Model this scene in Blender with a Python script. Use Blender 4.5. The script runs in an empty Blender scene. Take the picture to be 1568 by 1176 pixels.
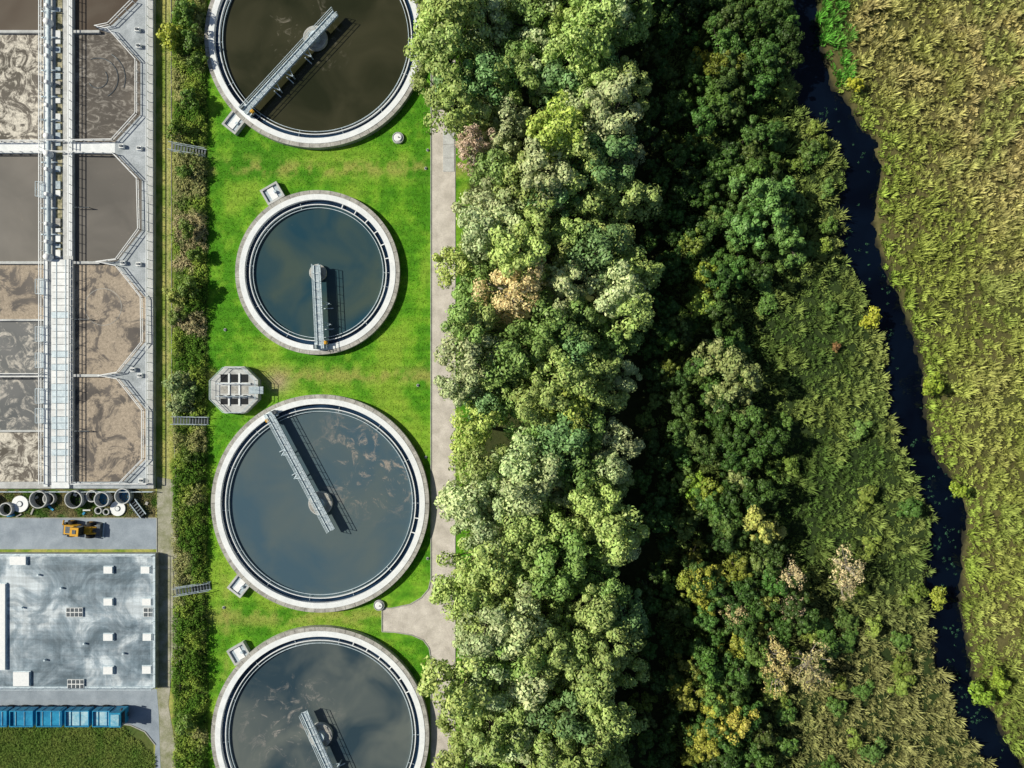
import bpy, math, random
import numpy as np
random.seed(4); rng=np.random.default_rng(11)
CH=110.0
def W(px,py,z=0.0):
    k=0.1*(CH-z)/CH
    return ((px-784)*k,(588-py)*k)
# ---------- scene / camera / light
sc=bpy.context.scene
wd=bpy.data.worlds.new("World"); sc.world=wd; wd.use_nodes=True
nt=wd.node_tree; bg=nt.nodes.get('Background') or nt.nodes.new('ShaderNodeBackground')
sky=nt.nodes.new('ShaderNodeTexSky'); sky.sky_type='NISHITA'; sky.sun_disc=False
EL=math.radians(40); AZ=math.radians(168)   # direction TO the sun, math angle in xy
sky.sun_elevation=EL; sky.sun_rotation=math.pi/2-AZ
nt.links.new(sky.outputs[0],bg.inputs[0]); bg.inputs[1].default_value=0.06
sl=bpy.data.lights.new('sun','SUN'); sl.energy=5.0; sl.angle=math.radians(0.5); sl.color=(1.0,0.94,0.79)
so=bpy.data.objects.new('sun',sl); sc.collection.objects.link(so)
from mathutils import Vector
sd=Vector((math.cos(AZ)*math.cos(EL),math.sin(AZ)*math.cos(EL),math.sin(EL)))
so.rotation_euler=sd.to_track_quat('Z','Y').to_euler(); so.location=(-60,20,80)
cam=bpy.data.cameras.new('camera'); co=bpy.data.objects.new('camera',cam); sc.collection.objects.link(co)
co.location=(0,0,CH); cam.sensor_width=36; cam.lens=36*CH/156.8; cam.clip_end=5000; sc.camera=co
sc.view_settings.view_transform='Standard'; sc.view_settings.look='None'; sc.view_settings.exposure=0
# ---------- numpy noise
_T=[np.random.default_rng(s).random((256,256)) for s in range(12)]
def vn(x,y,seed=0):
    T=_T[seed%12]; xi=np.floor(x).astype(int); yi=np.floor(y).astype(int)
    fx=x-xi; fy=y-yi; fx=fx*fx*(3-2*fx); fy=fy*fy*(3-2*fy)
    a=T[xi%256,yi%256]; b=T[(xi+1)%256,yi%256]; c=T[xi%256,(yi+1)%256]; d=T[(xi+1)%256,(yi+1)%256]
    return (a*(1-fx)+b*fx)*(1-fy)+(c*(1-fx)+d*fx)*fy
def fbm(x,y,s,seed=0,o=4):
    r=0;a=.5;t=0
    for i in range(o):
        r=r+a*vn(x/s+17.3*i+500,y/s+9.1*i+500,seed+i); t+=a; a*=.55; s*=.5
    return r/t
def sst(a,b,x): 
    t=np.clip((x-a)/(b-a),0,1); return t*t*(3-2*t)
def mixc(a,b,t): 
    return np.asarray(a)*(1-t[:,None])+np.asarray(b)*t[:,None]
# ---------- materials
def newmat(name):
    m=bpy.data.materials.new(name); m.use_nodes=True
    return m,m.node_tree,m.node_tree.nodes['Principled BSDF']
def c4(c): return (c[0],c[1],c[2],1)
def noise(nt,scale,detail=4,rough=.6,dist=0,stretch=None,coord='Object'):
    tc=nt.nodes.new('ShaderNodeTexCoord'); n=nt.nodes.new('ShaderNodeTexNoise')
    n.inputs['Scale'].default_value=scale; n.inputs['Detail'].default_value=detail; n.inputs['Roughness'].default_value=rough; n.inputs['Distortion'].default_value=dist
    if stretch:
        mp=nt.nodes.new('ShaderNodeMapping'); mp.inputs['Scale'].default_value=stretch
        nt.links.new(tc.outputs[coord],mp.inputs[0]); nt.links.new(mp.outputs[0],n.inputs['Vector'])
    else: nt.links.new(tc.outputs[coord],n.inputs['Vector'])
    return n.outputs['Fac']
def ramp(nt,fac,stops):
    r=nt.nodes.new('ShaderNodeValToRGB'); e=r.color_ramp.elements
    while len(e)<len(stops): e.new(.5)
    for i,(p,c) in enumerate(stops): e[i].position=p; e[i].color=c4(c) if not np.isscalar(c) else (c,c,c,1)
    nt.links.new(fac,r.inputs[0]); return r.outputs[0]
def mix(nt,a,b,fac,mode='MIX'):
    m=nt.nodes.new('ShaderNodeMix'); m.data_type='RGBA'; m.blend_type=mode
    for s,v in ((m.inputs[6],a),(m.inputs[7],b)):
        if hasattr(v,'is_output'): nt.links.new(v,s)
        else: s.default_value=c4(v)
    if hasattr(fac,'is_output'): nt.links.new(fac,m.inputs[0])
    else: m.inputs[0].default_value=fac
    return m.outputs[2]
def bump(nt,b,h,strength,dist=.05):
    n=nt.nodes.new('ShaderNodeBump'); n.inputs['Strength'].default_value=strength; n.inputs['Distance'].default_value=dist
    nt.links.new(h,n.inputs['Height']); nt.links.new(n.outputs[0],b.inputs['Normal'])
def nmat(name,c1,c2,scale=1.,rough=.8,bmp=.3,lo=.35,hi=.65,metal=0,stretch=None,grain=.25,spec=.3):
    m,nt,b=newmat(name)
    col=ramp(nt,noise(nt,scale,6,.65,.3,stretch),[(lo,c1),(hi,c2)])
    g=noise(nt,6,3,.7)
    col=mix(nt,col,ramp(nt,g,[(.3,1-grain),(.7,1.0)]),1.0,'MULTIPLY')
    nt.links.new(col,b.inputs['Base Color']); b.inputs['Roughness'].default_value=rough; b.inputs['Metallic'].default_value=metal
    b.inputs['Specular IOR Level'].default_value=spec
    if bmp: bump(nt,b,g,bmp)
    return m
M={}
M['conc']=nmat('concrete',(.45,.46,.46),(.66,.68,.68),.6)
M['conc_old']=nmat('weathered_concrete',(.32,.31,.29),(.62,.61,.57),.9,grain=.4)
M['conc_white']=nmat('pale_coping',(.76,.80,.83),(.90,.93,.95),.8,grain=.15)
M['deck']=nmat('deck_concrete',(.30,.34,.37),(.56,.61,.66),.4,grain=.3)
M['steel']=nmat('galvanised_steel',(.50,.61,.69),(.72,.83,.90),1.5,rough=.5,bmp=.1)
M['steel_d']=nmat('dark_steel',(.07,.09,.11),(.14,.16,.18),1.5,rough=.5,metal=.3,bmp=.1)
M['grate']=nmat('walkway_grating',(.32,.40,.46),(.55,.64,.71),2.5,rough=.6)
M['white']=nmat('white_paint',(.80,.83,.85),(.90,.91,.92),2,rough=.5,bmp=.05,grain=.1)
M['panel']=nmat('cover_panel',(.62,.65,.67),(.87,.89,.90),.7,rough=.5,bmp=.05,grain=.15)
M['gutter']=nmat('mossy_gutter',(.10,.11,.04),(.55,.50,.34),1.6)
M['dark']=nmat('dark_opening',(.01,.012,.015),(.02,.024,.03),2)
M['yellow']=nmat('yellow_paint',(.65,.33,.02),(.80,.45,.04),2,rough=.4,bmp=.05,grain=.15)
M['rubber']=nmat('rubber',(.015,.015,.015),(.03,.03,.03),3)
M['glass']=nmat('cab_glass',(.02,.03,.04),(.05,.06,.07),2,rough=.08,bmp=0,spec=.6)
M['blue']=nmat('blue_paint',(.01,.20,.42),(.03,.34,.58),.8,rough=.4,bmp=.1,grain=.3)
M['lblue']=nmat('light_blue_tarpaulin',(.16,.45,.62),(.50,.72,.80),.9,rough=.5,grain=.3)
M['bluein']=nmat('blue_liner',(.01,.10,.28),(.03,.20,.42),1.2,rough=.4)
M['asph']=nmat('asphalt',(.25,.30,.36),(.37,.43,.50),.35,grain=.2)
M['gravel']=nmat('gravel_road',(.52,.48,.43),(.73,.68,.62),.5,grain=.25,bmp=.4)
M['gravelg']=nmat('gravel_track',(.24,.26,.13),(.52,.50,.42),.45,grain=.4,bmp=.5)
M['kerb']=nmat('kerb_stone',(.34,.34,.31),(.50,.50,.46),1)
M['bark']=nmat('bark',(.05,.045,.035),(.13,.11,.09),2)
M['palebark']=nmat('pale_bark',(.30,.27,.23),(.48,.44,.37),2)
# roof
m,nt,b=newmat('roof_felt')
a=ramp(nt,noise(nt,.19,7,.64,.6),[(.38,(.11,.17,.22)),(.46,(.22,.30,.37)),(.53,(.36,.45,.53)),(.61,(.70,.79,.86))])
s=ramp(nt,noise(nt,.6,5,.7,0,(.18,2.4,1)),[(.38,.72),(.6,1.0)])
a=mix(nt,a,s,1,'MULTIPLY'); s=ramp(nt,noise(nt,.5,5,.7,0,(2.6,.2,1)),[(.4,.82),(.6,1.0)]); a=mix(nt,a,s,1,'MULTIPLY'); a=mix(nt,a,ramp(nt,noise(nt,5,3),[(.3,.85),(.7,1.)]),1,'MULTIPLY')
nt.links.new(a,b.inputs['Base Color']); b.inputs['Roughness'].default_value=.6; M['roof']=m
# still water
def water(name,c1,c2,foam=None,center=None,rad=5,th=.6,scale=.12,rough=.08,stretch=None,dist=1.5,fs=.5,tw=.10,spec=.5):
    m,nt,b=newmat(name)
    col=ramp(nt,noise(nt,scale,3,.5,.6),[(.35,c1),(.65,c2)])
    if foam is not None:
        f=ramp(nt,noise(nt,fs,10,.72,dist,stretch),[(th,0.),(th+tw,.85)])
        if center:
            tc=nt.nodes.new('ShaderNodeTexCoord'); v=nt.nodes.new('ShaderNodeVectorMath'); v.operation='DISTANCE'
            nt.links.new(tc.outputs['Object'],v.inputs[0]); v.inputs[1].default_value=center
            mr=nt.nodes.new('ShaderNodeMapRange'); mr.inputs[1].default_value=rad; mr.inputs[2].default_value=rad*.3; nt.links.new(v.outputs['Value'],mr.inputs[0])
            f=mix(nt,(0,0,0),f,mr.outputs[0])
        fg=mix(nt,foam,ramp(nt,noise(nt,3.2,6,.8,1),[(.35,.5),(.65,1.15)]),1,'MULTIPLY')
        col=mix(nt,col,fg,f)
        nt.links.new(ramp(nt,f,[(0,rough),(1,.8)]),b.inputs['Roughness'])
    else: b.inputs['Roughness'].default_value=rough
    nt.links.new(col,b.inputs['Base Color']); b.inputs['IOR'].default_value=1.33; b.inputs['Specular IOR Level'].default_value=spec
    bump(nt,b,noise(nt,2.5,3),.05,.03)
    return m
M['river']=water('river_water',(.001,.002,.006),(.002,.005,.013))
M['trough']=water('trough_water',(.006,.015,.035),(.02,.05,.10))  # dark blue carries a reflection, put into the base colour
# vertex coloured
def vcmat(name,rough=.8,grain=None,objcol=False,diffuse=False):
    m,nt,b=newmat(name)
    at=nt.nodes.new('ShaderNodeAttribute'); at.attribute_name='col'
    col=at.outputs['Color']
    if objcol:
        oi=nt.nodes.new('ShaderNodeObjectInfo'); col=mix(nt,oi.outputs['Color'],col,1,'MULTIPLY')
    if grain:
        g=noise(nt,grain,5,.75); col=mix(nt,col,ramp(nt,g,[(.3,.62),(.7,1.25)]),1,'MULTIPLY'); bump(nt,b,g,.6,.12)
    nt.links.new(col,b.inputs['Base Color']); b.inputs['Roughness'].default_value=rough; b.inputs['Specular IOR Level'].default_value=.3
    if diffuse:
        d=nt.nodes.new('ShaderNodeBsdfDiffuse'); nt.links.new(col,d.inputs[0]); nt.links.new(d.outputs[0],nt.nodes['Material Output'].inputs[0])
    return m
M['ground']=vcmat('soil_and_grass',.95,2.2)
M['leaf']=vcmat('foliage',.5,None,True)
M['reed']=vcmat('reed_blades',.7,None,False,True)
# ---------- mesh helpers
def npmesh(name,V,Q=None,T=None,col=None,mats=(),mi=None,smooth=False):
    me=bpy.data.meshes.new(name); V=np.asarray(V,dtype=np.float32)
    parts=[];starts=[];o=0;nf=0
    for F,k in ((Q,4),(T,3)):
        if F is not None and len(F):
            F=np.asarray(F,dtype=np.int32); parts.append(F.ravel()); starts.append(o+np.arange(len(F))*k); o+=F.size; nf+=len(F)
    L=np.concatenate(parts); S=np.concatenate(starts).astype(np.int32)
    me.vertices.add(len(V)); me.vertices.foreach_set('co',V.ravel())
    me.loops.add(len(L)); me.loops.foreach_set('vertex_index',L)
    me.polygons.add(nf); me.polygons.foreach_set('loop_start',S)
    for m in mats: me.materials.append(m)
    if mi is not None: me.polygons.foreach_set('material_index',np.asarray(mi,dtype=np.int32))
    me.polygons.foreach_set('use_smooth',np.full(nf,smooth))
    me.update(calc_edges=True)
    if col is not None:
        c=np.ones((len(V),4),dtype=np.float32); c[:,:3]=col
        a=me.color_attributes.new('col','FLOAT_COLOR','POINT'); a.data.foreach_set('color',c.ravel())
    return me
def link(name,me,loc=(0,0,0),parent=None):
    o=bpy.data.objects.new(name,me); sc.collection.objects.link(o); o.location=loc
    if parent: o.parent=parent; o.location=[loc[i]-parent.location[i] for i in range(3)]
    return o
def empty(name,x=0,y=0,z=0):
    o=bpy.data.objects.new(name,None); sc.collection.objects.link(o); o.location=(x,y,z); o.empty_display_size=.5; return o
class MB:
    def __init__(s): s.v=[];s.f=[];s.m=[];s.mats=[]
    def mi(s,k):
        if k not in s.mats: s.mats.append(k)
        return s.mats.index(k)
    def add(s,vs,fs,k):
        o=len(s.v); s.v+=vs; i=s.mi(k)
        for f in fs: s.f.append([o+a for a in f]); s.m.append(i)
    def box(s,x0,x1,y0,y1,z0,z1,k):
        if x0>x1:x0,x1=x1,x0
        if y0>y1:y0,y1=y1,y0
        s.add([(x0,y0,z0),(x1,y0,z0),(x1,y1,z0),(x0,y1,z0),(x0,y0,z1),(x1,y0,z1),(x1,y1,z1),(x0,y1,z1)],
          [(3,2,1,0),(4,5,6,7),(0,1,5,4),(1,2,6,5),(2,3,7,6),(3,0,4,7)],k)
    def obox(s,cx,cy,cz,lx,ly,lz,ang,k,taper=1):
        ca,sa=math.cos(ang),math.sin(ang); vs=[]
        for z in (-.5,.5):
            t=taper if z>0 else 1
            for a,b in ((-.5,-.5),(.5,-.5),(.5,.5),(-.5,.5)):
                X=a*lx*t;Y=b*ly*t; vs.append((cx+X*ca-Y*sa,cy+X*sa+Y*ca,cz+z*lz))
        s.add(vs,[(3,2,1,0),(4,5,6,7),(0,1,5,4),(1,2,6,5),(2,3,7,6),(3,0,4,7)],k)
    def prism(s,pts,z0,z1,k):
        n=len(pts)
        ar=sum(pts[i][0]*pts[(i+1)%n][1]-pts[(i+1)%n][0]*pts[i][1] for i in range(n))
        if ar<0: pts=pts[::-1]
        s.add([(x,y,z0) for x,y in pts]+[(x,y,z1) for x,y in pts],[tuple(range(n,2*n)),tuple(range(n-1,-1,-1))]+[(i,(i+1)%n,(i+1)%n+n,i+n) for i in range(n)],k)
    def flat(s,pts,z,k):
        n=len(pts); ar=sum(pts[i][0]*pts[(i+1)%n][1]-pts[(i+1)%n][0]*pts[i][1] for i in range(n))
        if ar<0: pts=pts[::-1]
        s.add([(x,y,z) for x,y in pts],[tuple(range(n))],k)
    def ring(s,cx,cy,r0,r1,z0,z1,k,n=144):
        vs=[]
        for r,z in ((r1,z0),(r1,z1),(r0,z1),(r0,z0)):
            vs+=[(cx+r*math.cos(2*math.pi*i/n),cy+r*math.sin(2*math.pi*i/n),z) for i in range(n)]
        fs=[]
        for j in range(4):
            for i in range(n):
                a=j*n+i;b=j*n+(i+1)%n; jj=(j+1)%4
                fs.append((a,b,jj*n+(i+1)%n,jj*n+i))
        s.add(vs,fs,k)
    def cyl(s,cx,cy,r,z0,z1,k,n=24,r2=None):
        r2=r if r2 is None else r2
        s.add([(cx+r*math.cos(2*math.pi*i/n),cy+r*math.sin(2*math.pi*i/n),z0) for i in range(n)]+[(cx+r2*math.cos(2*math.pi*i/n),cy+r2*math.sin(2*math.pi*i/n),z1) for i in range(n)],
          [tuple(range(n,2*n))]+[(i,(i+1)%n,(i+1)%n+n,i+n) for i in range(n)],k)
    def tube(s,p,q,r,k,n=6,r2=None):
        p=Vector(p);q=Vector(q);d=(q-p)
        if d.length<1e-6:return
        d.normalize(); u=d.orthogonal().normalized(); w=d.cross(u); r2=r if r2 is None else r2
        vs=[tuple(p+(u*math.cos(2*math.pi*i/n)+w*math.sin(2*math.pi*i/n))*r) for i in range(n)]+[tuple(q+(u*math.cos(2*math.pi*i/n)+w*math.sin(2*math.pi*i/n))*r2) for i in range(n)]
        s.add(vs,[(i,(i+1)%n,(i+1)%n+n,i+n) for i in range(n)]+[tuple(range(n,2*n)),tuple(range(n-1,-1,-1))],k)
    def rail(s,pts,z,k='steel',h=1.05,sp=1.6,r=.035):
        for a,b in zip(pts[:-1],pts[1:]):
            L=math.hypot(b[0]-a[0],b[1]-a[1]); n=max(1,int(L/sp))
            for i in range(n+1):
                x=a[0]+(b[0]-a[0])*i/n;y=a[1]+(b[1]-a[1])*i/n; s.tube((x,y,z),(x,y,z+h),r,k,4)
            s.tube((a[0],a[1],z+h),(b[0],b[1],z+h),r*1.2,k,4); s.tube((a[0],a[1],z+h*.5),(b[0],b[1],z+h*.5),r,k,4)
    def obj(s,name,parent=None,smooth=False):
        me=bpy.data.meshes.new(name); me.from_pydata(s.v,[],s.f)
        for k in s.mats: me.materials.append(M[k] if isinstance(k,str) else k)
        me.polygons.foreach_set('material_index',s.m)
        if smooth: me.polygons.foreach_set('use_smooth',[True]*len(s.f))
        me.update()
        return link(name,me,(0,0,0),parent)
# ---------- river centreline
RV=np.array([(-200,1195),(-40,1215),(0,1222),(60,1229),(130,1246),(180,1275),(215,1303),(260,1322),(300,1314),(340,1309),(380,1318),(430,1340),(480,1358),(530,1380),(580,1388),(640,1392),(690,1406),(740,1434),(790,1455),(850,1446),(920,1444),(980,1454),(1040,1466),(1090,1492),(1140,1520),(1180,1545),(1400,1620)],float)
def rivu(v): return np.interp(v,RV[:,0],RV[:,1])
def rdu(u,v):
    d=(u-rivu(v)); return d/np.where((v>140)&(v<225),1.3,1.0)
# ---------- colour fields
def ground_col(u,v):
    n1=fbm(u,v,60,1); n2=fbm(u,v,14,3); n3=fbm(u,v,220,5)
    C=np.zeros((len(u),3))
    lawn=mixc((.070,.25,.008),(.17,.41,.020),sst(.35,.65,n2*.5+n1*.5))
    lawn=mixc(lawn,(.30,.40,.05),np.clip(sst(.5,.75,n1)*.5+sst(.56,.72,n2)*.2,0,1))
    lawn=lawn*(1+.07*np.sign(np.sin(v*.42)))[:,None]
    band=np.exp(-((v-258)/13)**2)+np.exp(-((v-575)/12)**2)+.8*np.exp(-((v-945)/14)**2)+.5*np.exp(-((u-345)/8)**2)*(v>880)
    lawn=mixc(lawn,(.38,.35,.10),np.clip(band*sst(.35,.6,n2)*.7,0,1))
    lawn=mixc(lawn,(.40,.34,.19),np.clip(np.exp(-(((u-425)/18)**2+((v-585)/16)**2)),0,1))
    left=mixc((.19,.28,.035),(.40,.40,.11),sst(.35,.65,n2))
    left=mixc(left,(.48,.47,.21),np.exp(-((u-256)/3.)**2)*.7)
    dk=mixc((.05,.10,.015),(.10,.13,.03),n2)
    C[:]=left
    t=sst(263,269,u+6*(n2-.5)); C=mixc(C,dk,t)
    t=sst(316,320,u+5*(n2-.5)); C=mixc(C,lawn,t)
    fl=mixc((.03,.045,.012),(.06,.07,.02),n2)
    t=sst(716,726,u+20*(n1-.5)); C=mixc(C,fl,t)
    du=rdu(u,v)
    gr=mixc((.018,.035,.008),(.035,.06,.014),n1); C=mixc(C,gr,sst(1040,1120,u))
    rt=mixc((.07,.08,.022),(.12,.11,.04),sst(.35,.6,n3)); C=mixc(C,rt,sst(10,30,du))
    C=mixc(C,(.015,.015,.010),sst(36,26,np.abs(du)))
    bl=(u<236)&(v>1090); C[bl]=mixc((.04,.10,.015),(.13,.15,.04),n2)[bl]
    yd=(u<238)&(v>740)&(v<800); C[yd]=mixc((.06,.13,.02),(.19,.17,.08),sst(.35,.6,n2))[yd]
    return C
xs=np.concatenate([-np.geomspace(2500,110,14),np.arange(-100,100.01,.3),np.geomspace(110,2500,14)])
ys=np.concatenate([-np.geomspace(2500,90,14),np.arange(-80,80.01,.3),np.geomspace(90,2500,14)])
X,Y=np.meshgrid(xs,ys); X=X.ravel();Y=Y.ravel(); u=784+10*X; v=588-10*Y
def wob(u,v): return 20*(fbm(u,v,30,2)-.5)+12*(fbm(u,v,9,7)-.5)
du=np.abs(rdu(u,v))+wob(u,v)
Z=-1.2*sst(33,17,du)+ .5*(fbm(u,v,90,4)-.5)*sst(740,850,u)*sst(0,40,np.abs(rdu(u,v)))
nx,ny=len(xs),len(ys); I=np.arange(nx*ny).reshape(ny,nx)
Q=np.stack([I[:-1,:-1],I[:-1,1:],I[1:,1:],I[1:,:-1]],-1).reshape(-1,4)
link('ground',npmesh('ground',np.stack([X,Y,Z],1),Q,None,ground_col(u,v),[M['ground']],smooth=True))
vv=np.arange(-190,1390,10.); rc=rivu(vv)
Vr=np.concatenate([np.stack([(rc-50-784)*.1,(588-vv)*.1,np.full_like(vv,-.45)],1),np.stack([(rc+50-784)*.1,(588-vv)*.1,np.full_like(vv,-.45)],1)])
n=len(vv); Qr=[(i,i+1,i+1+n,i+n) for i in range(n-1)]
link('river_water',npmesh('river_water',Vr,np.array(Qr),None,None,[M['river']]))
# ---------- roads
def sheet(name,pts,z,k):
    b=MB(); b.flat([W(*p) for p in pts],z,k); return b.obj(name)
road=[(660,-200),(697,-200),(697,1400),(660,1400),(660,1010),(657,992),(648,980),(630,972),(605,968),(585,967),(585,931),(600,931),(628,925),(645,915),(656,902),(660,885)]
sheet('gravel_road',road,.02,'gravel')
b=MB()
def kerbline(b,pts,w=.14,z=.1,k='kerb'):
    P=[W(*p) for p in pts]
    for a,c in zip(P[:-1],P[1:]):
        L=math.hypot(c[0]-a[0],c[1]-a[1]); b.obox((a[0]+c[0])/2,(a[1]+c[1])/2,z/2,L,w,z,math.atan2(c[1]-a[1],c[0]-a[0]),k)
kerbline(b,[(660,-200),(660,885),(656,902),(645,915),(628,925),(600,931),(585,931),(585,967),(605,968),(630,972),(648,980),(657,992),(660,1010),(660,1400)])
kerbline(b,[(697,-200),(697,1400)],.1,.06)
b.obj('road_kerb')
b=MB(); x,y=W(687,232); 
for i in range(3): b.box(x-.85,x+.85,y-3.1+i*2.1,y-1.05+i*2.1,.0,.09,'conc')
b.obj('concrete_slab')
sheet('asphalt_road',[(-300,793),(240,793),(240,841),(-300,841)],.02,'asph')
sheet('service_yard',[(-300,1055),(240,1055),(243,1090),(246,1176),(262,1300),(230,1300),(238,1140),(222,1120),(200,1110),(185,1108),(-300,1108)],.016,'asph')
sheet('gravel_track',[(240.5,730),(268,735),(272,900),(271,1020),(262,1040),(258,1080),(270,1150),(290,1300),(262.5,1300),(246.5,1176),(243.5,1090),(240.5,1055)],.028,'gravelg')
b=MB(); kerbline(b,[(240.5,793),(240.5,1052)],.1,.1); kerbline(b,[(-300,793),(240,793)],.12,.1); kerbline(b,[(-300,1108),(185,1108),(200,1110),(222,1120),(238,1140)],.15,.12); kerbline(b,[(262,-200),(263,600),(270,735),(274,900),(276,1060)],.06,.1,'conc_old'); b.obj('path_kerb')
# ---------- clarifier tanks
def tank(cx,cy,R,wat,br,ticks):
    X,Y=W(cx,cy,1.0); R=R*.1*.991; e=empty('clarifier_tank',X,Y)
    b=MB(); b.ring(X,Y,R-.62,R,-.3,1.0,'conc_old'); b.ring(X,Y,R-1.45,R-.623,-.3,1.06,'conc_white')
    n=int(R*4)
    for i in range(n):
        a=2*math.pi*i/n; b.obox(X+(R-.31)*math.cos(a),Y+(R-.31)*math.sin(a),1.003,.58,.035,.01,a,'dark')
    b.obj('rim_wall',e)
    b=MB(); b.ring(X,Y,R-2.05,R-1.453,-.2,.42,'trough'); b.obj('effluent_trough',e)
    b=MB(); b.ring(X,Y,R-2.17,R-2.053,-.2,.78,'conc_white'); b.ring(X,Y,R-2.62,R-2.55,.0,.62,'steel')
    n=int(R*5)
    for i in range(n):
        a=2*math.pi*i/n
        on=ticks[0]<=math.degrees(a)%360<=ticks[1]
        if on and i%2==0: b.obox(X+(R-1.76)*math.cos(a),Y+(R-1.76)*math.sin(a),.74,.58,.13,.12,a,'conc_white')
        elif i%6==0: b.obox(X+(R-2.12)*math.cos(a),Y+(R-2.12)*math.sin(a),.6,1.0,.04,.05,a,'steel')
    b.obj('weir_and_baffle',e)
    b=MB(); b.cyl(X,Y,R-2.1,-.2,.3,wat,n=144); b.obj('water',e)
    b=MB(); hr=1.85 if R>14 else 1.3
    b.cyl(X,Y,hr,-.2,.95,'conc',40,hr*.97); b.ring(X,Y,hr*.55,hr*.9,.95,1.02,'conc_old',40); b.cyl(X,Y,hr*.4,.95,1.6,'steel',24)
    b.obj('centre_column',e)
    (ax,ay),(qx,qy)=W(*br[0],1.8),W(*br[1],1.8); L=math.hypot(qx-ax,qy-ay); an=math.atan2(qy-ay,qx-ax); ca,sa=math.cos(an),math.sin(an)
    def P(t,s_): return (ax+ca*t-sa*s_,ay+sa*t+ca*s_)
    b=MB(); w=.48
    x,y=P(L/2,0); b.obox(x,y,1.72,L,2*w-.14,.05,an,'grate')
    for s_ in (-w,w):
        x,y=P(L/2,s_); b.obox(x,y,1.75,L,.12,.32,an,'steel')
        b.rail([P(0,s_*1.05),P(L,s_*1.05)],1.9,'steel',1.0,1.2,.04)
    t=.6
    while t<L-.3:
        x,y=P(t,0); b.obox(x,y,1.76,.07,2*w-.2,.06,an,'conc_white'); 
        p=P(t,-w);q=P(min(t+1.2,L),w); b.tube((*p,1.55),(*q,1.55),.035,'steel_d',4); t+=1.2
    b.obj('rotating_bridge',e)
    b=MB(); x,y=P(.5,0); b.obox(x,y,1.35,.9,1.9,.6,an,'steel'); b.obox(*P(.3,.75),1.9,.6,.5,.6,an,'steel_d'); b.obox(*P(.9,-.8),1.8,.5,.45,.45,an,'yellow')
    for s_ in (-.85,.85):
        p=P(.45,s_-.1);q=P(.45,s_+.1); b.tube((*p,1.27),(*q,1.27),.24,'rubber',16)
    for f in br[2]:
        p=P(L*f,-w);q=P(L*f+.5,-w-1.0); b.tube((*p,1.6),(*q,1.2),.09,'steel',6); b.tube((*q,1.4),(*q,.1),.08,'steel',6); p=P(L*f+.9,-w); b.tube((*p,1.6),(*q,1.2),.06,'steel',5)
        p=P(L*f,-w);q=P(L*f-.3,-w-1.3);b.obox((p[0]+q[0])/2,(p[1]+q[1])/2,.35,.12,1.4,.35,an,'steel')
    b.obj('drive_carriage_and_scrapers',e)
def wp(px,py): x,y=W(px,py,.3); return (x,y,.3)
w1=water('tank_water_dark',(.020,.023,.010),(.046,.045,.024),(.24,.22,.17),wp(470,50),8,.56,fs=.35)
w2=water('tank_water_green',(.018,.058,.085),(.060,.090,.080),(.14,.17,.18),wp(450,350),4,.66)  # drift between the two water tones paints in soft cloud-like reflections
w3=water('tank_water_grey',(.060,.108,.145),(.095,.130,.140),(.42,.36,.31),wp(578,700),11,.53,fs=.34)  # water grey with broad reflection gradients painted into the ramp; foam on top
w4=water('tank_water_slate',(.030,.055,.075),(.12,.14,.135),(.34,.32,.30),wp(445,1105),9,.54,fs=.34)  # slate to brown-grey drift stands for cloudy reflections, put into the colour
tank(482,57,169,w1,((374,172),(514,20),(.28,.42,.62)),(300,302))
tank(486,417,126,w2,((491,534),(485,406),(.25,.5)),(5,75))
tank(490,771,167,w3,((412,632),(508,812),(.3,.5)),(338,364))
tank(490,1127,167,w4,((549,1275),(466,1090),(.3,.5)),(25,75))
# ---------- chamber boxes beside tanks
def chamber(px,py,deg,lx=2.6,ly=3.0):
    x,y=W(px,py,.8); a=math.radians(deg); e=empty('valve_chamber',x,y); b=MB()
    for o,(sx,sy) in (((0,-ly/2+.15),(lx,.3)),((0,ly/2-.15),(lx,.3)),((-lx/2+.15,0),(.3,ly-.6)),((lx/2-.15,0),(.3,ly-.6))):
        ca,sa=math.cos(a),math.sin(a); b.obox(x+o[0]*ca-o[1]*sa,y+o[0]*sa+o[1]*ca,.4,sx,sy,.95,a,'conc')
    b.obj('walls',e)
    b=MB(); b.obox(x,y,.55,lx-.6,ly-.6,.1,a,'grate'); b.obox(x,y,.66,(lx-.6)*.45,ly-.8,.12,a,'white'); b.obox(x+.5*math.cos(a),y+.5*math.sin(a),.8,.35,.35,.5,a,'steel'); b.obj('cover',e)
chamber(359,186,-38); chamber(417,296,30,2.9,2.6); chamber(367,896,-38); chamber(366,1001,30,2.9,2.6)
def manhole(px,py,r=.85):
    x,y=W(px,py); e=empty('manhole',x,y); b=MB(); b.cyl(x,y,r,0,.4,'conc',28,r*.95); b.cyl(x,y,r*.7,.4,.55,'white',24,r*.6); b.obj('concrete_cap',e)
    b=MB(); b.ring(x,y,r*.78,r*.84,.4,.44,'steel_d',28); b.tube((x+.1,y,.55),(x+.1,y,.75),.08,'steel_d'); b.obj('lid_ring',e)
manhole(610,212,.9); manhole(581,926,.85)
for p in ((652,258),(645,800),(345,505),(652,700),(343,930),(640,590),(655,855),(655,230)): 
    x,y=W(*p); b=MB(); b.cyl(x,y,.22,0,.12,'conc',16); b.cyl(x,y,.15,.12,.2,'steel_d',12); b.obj('access_cover')
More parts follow.
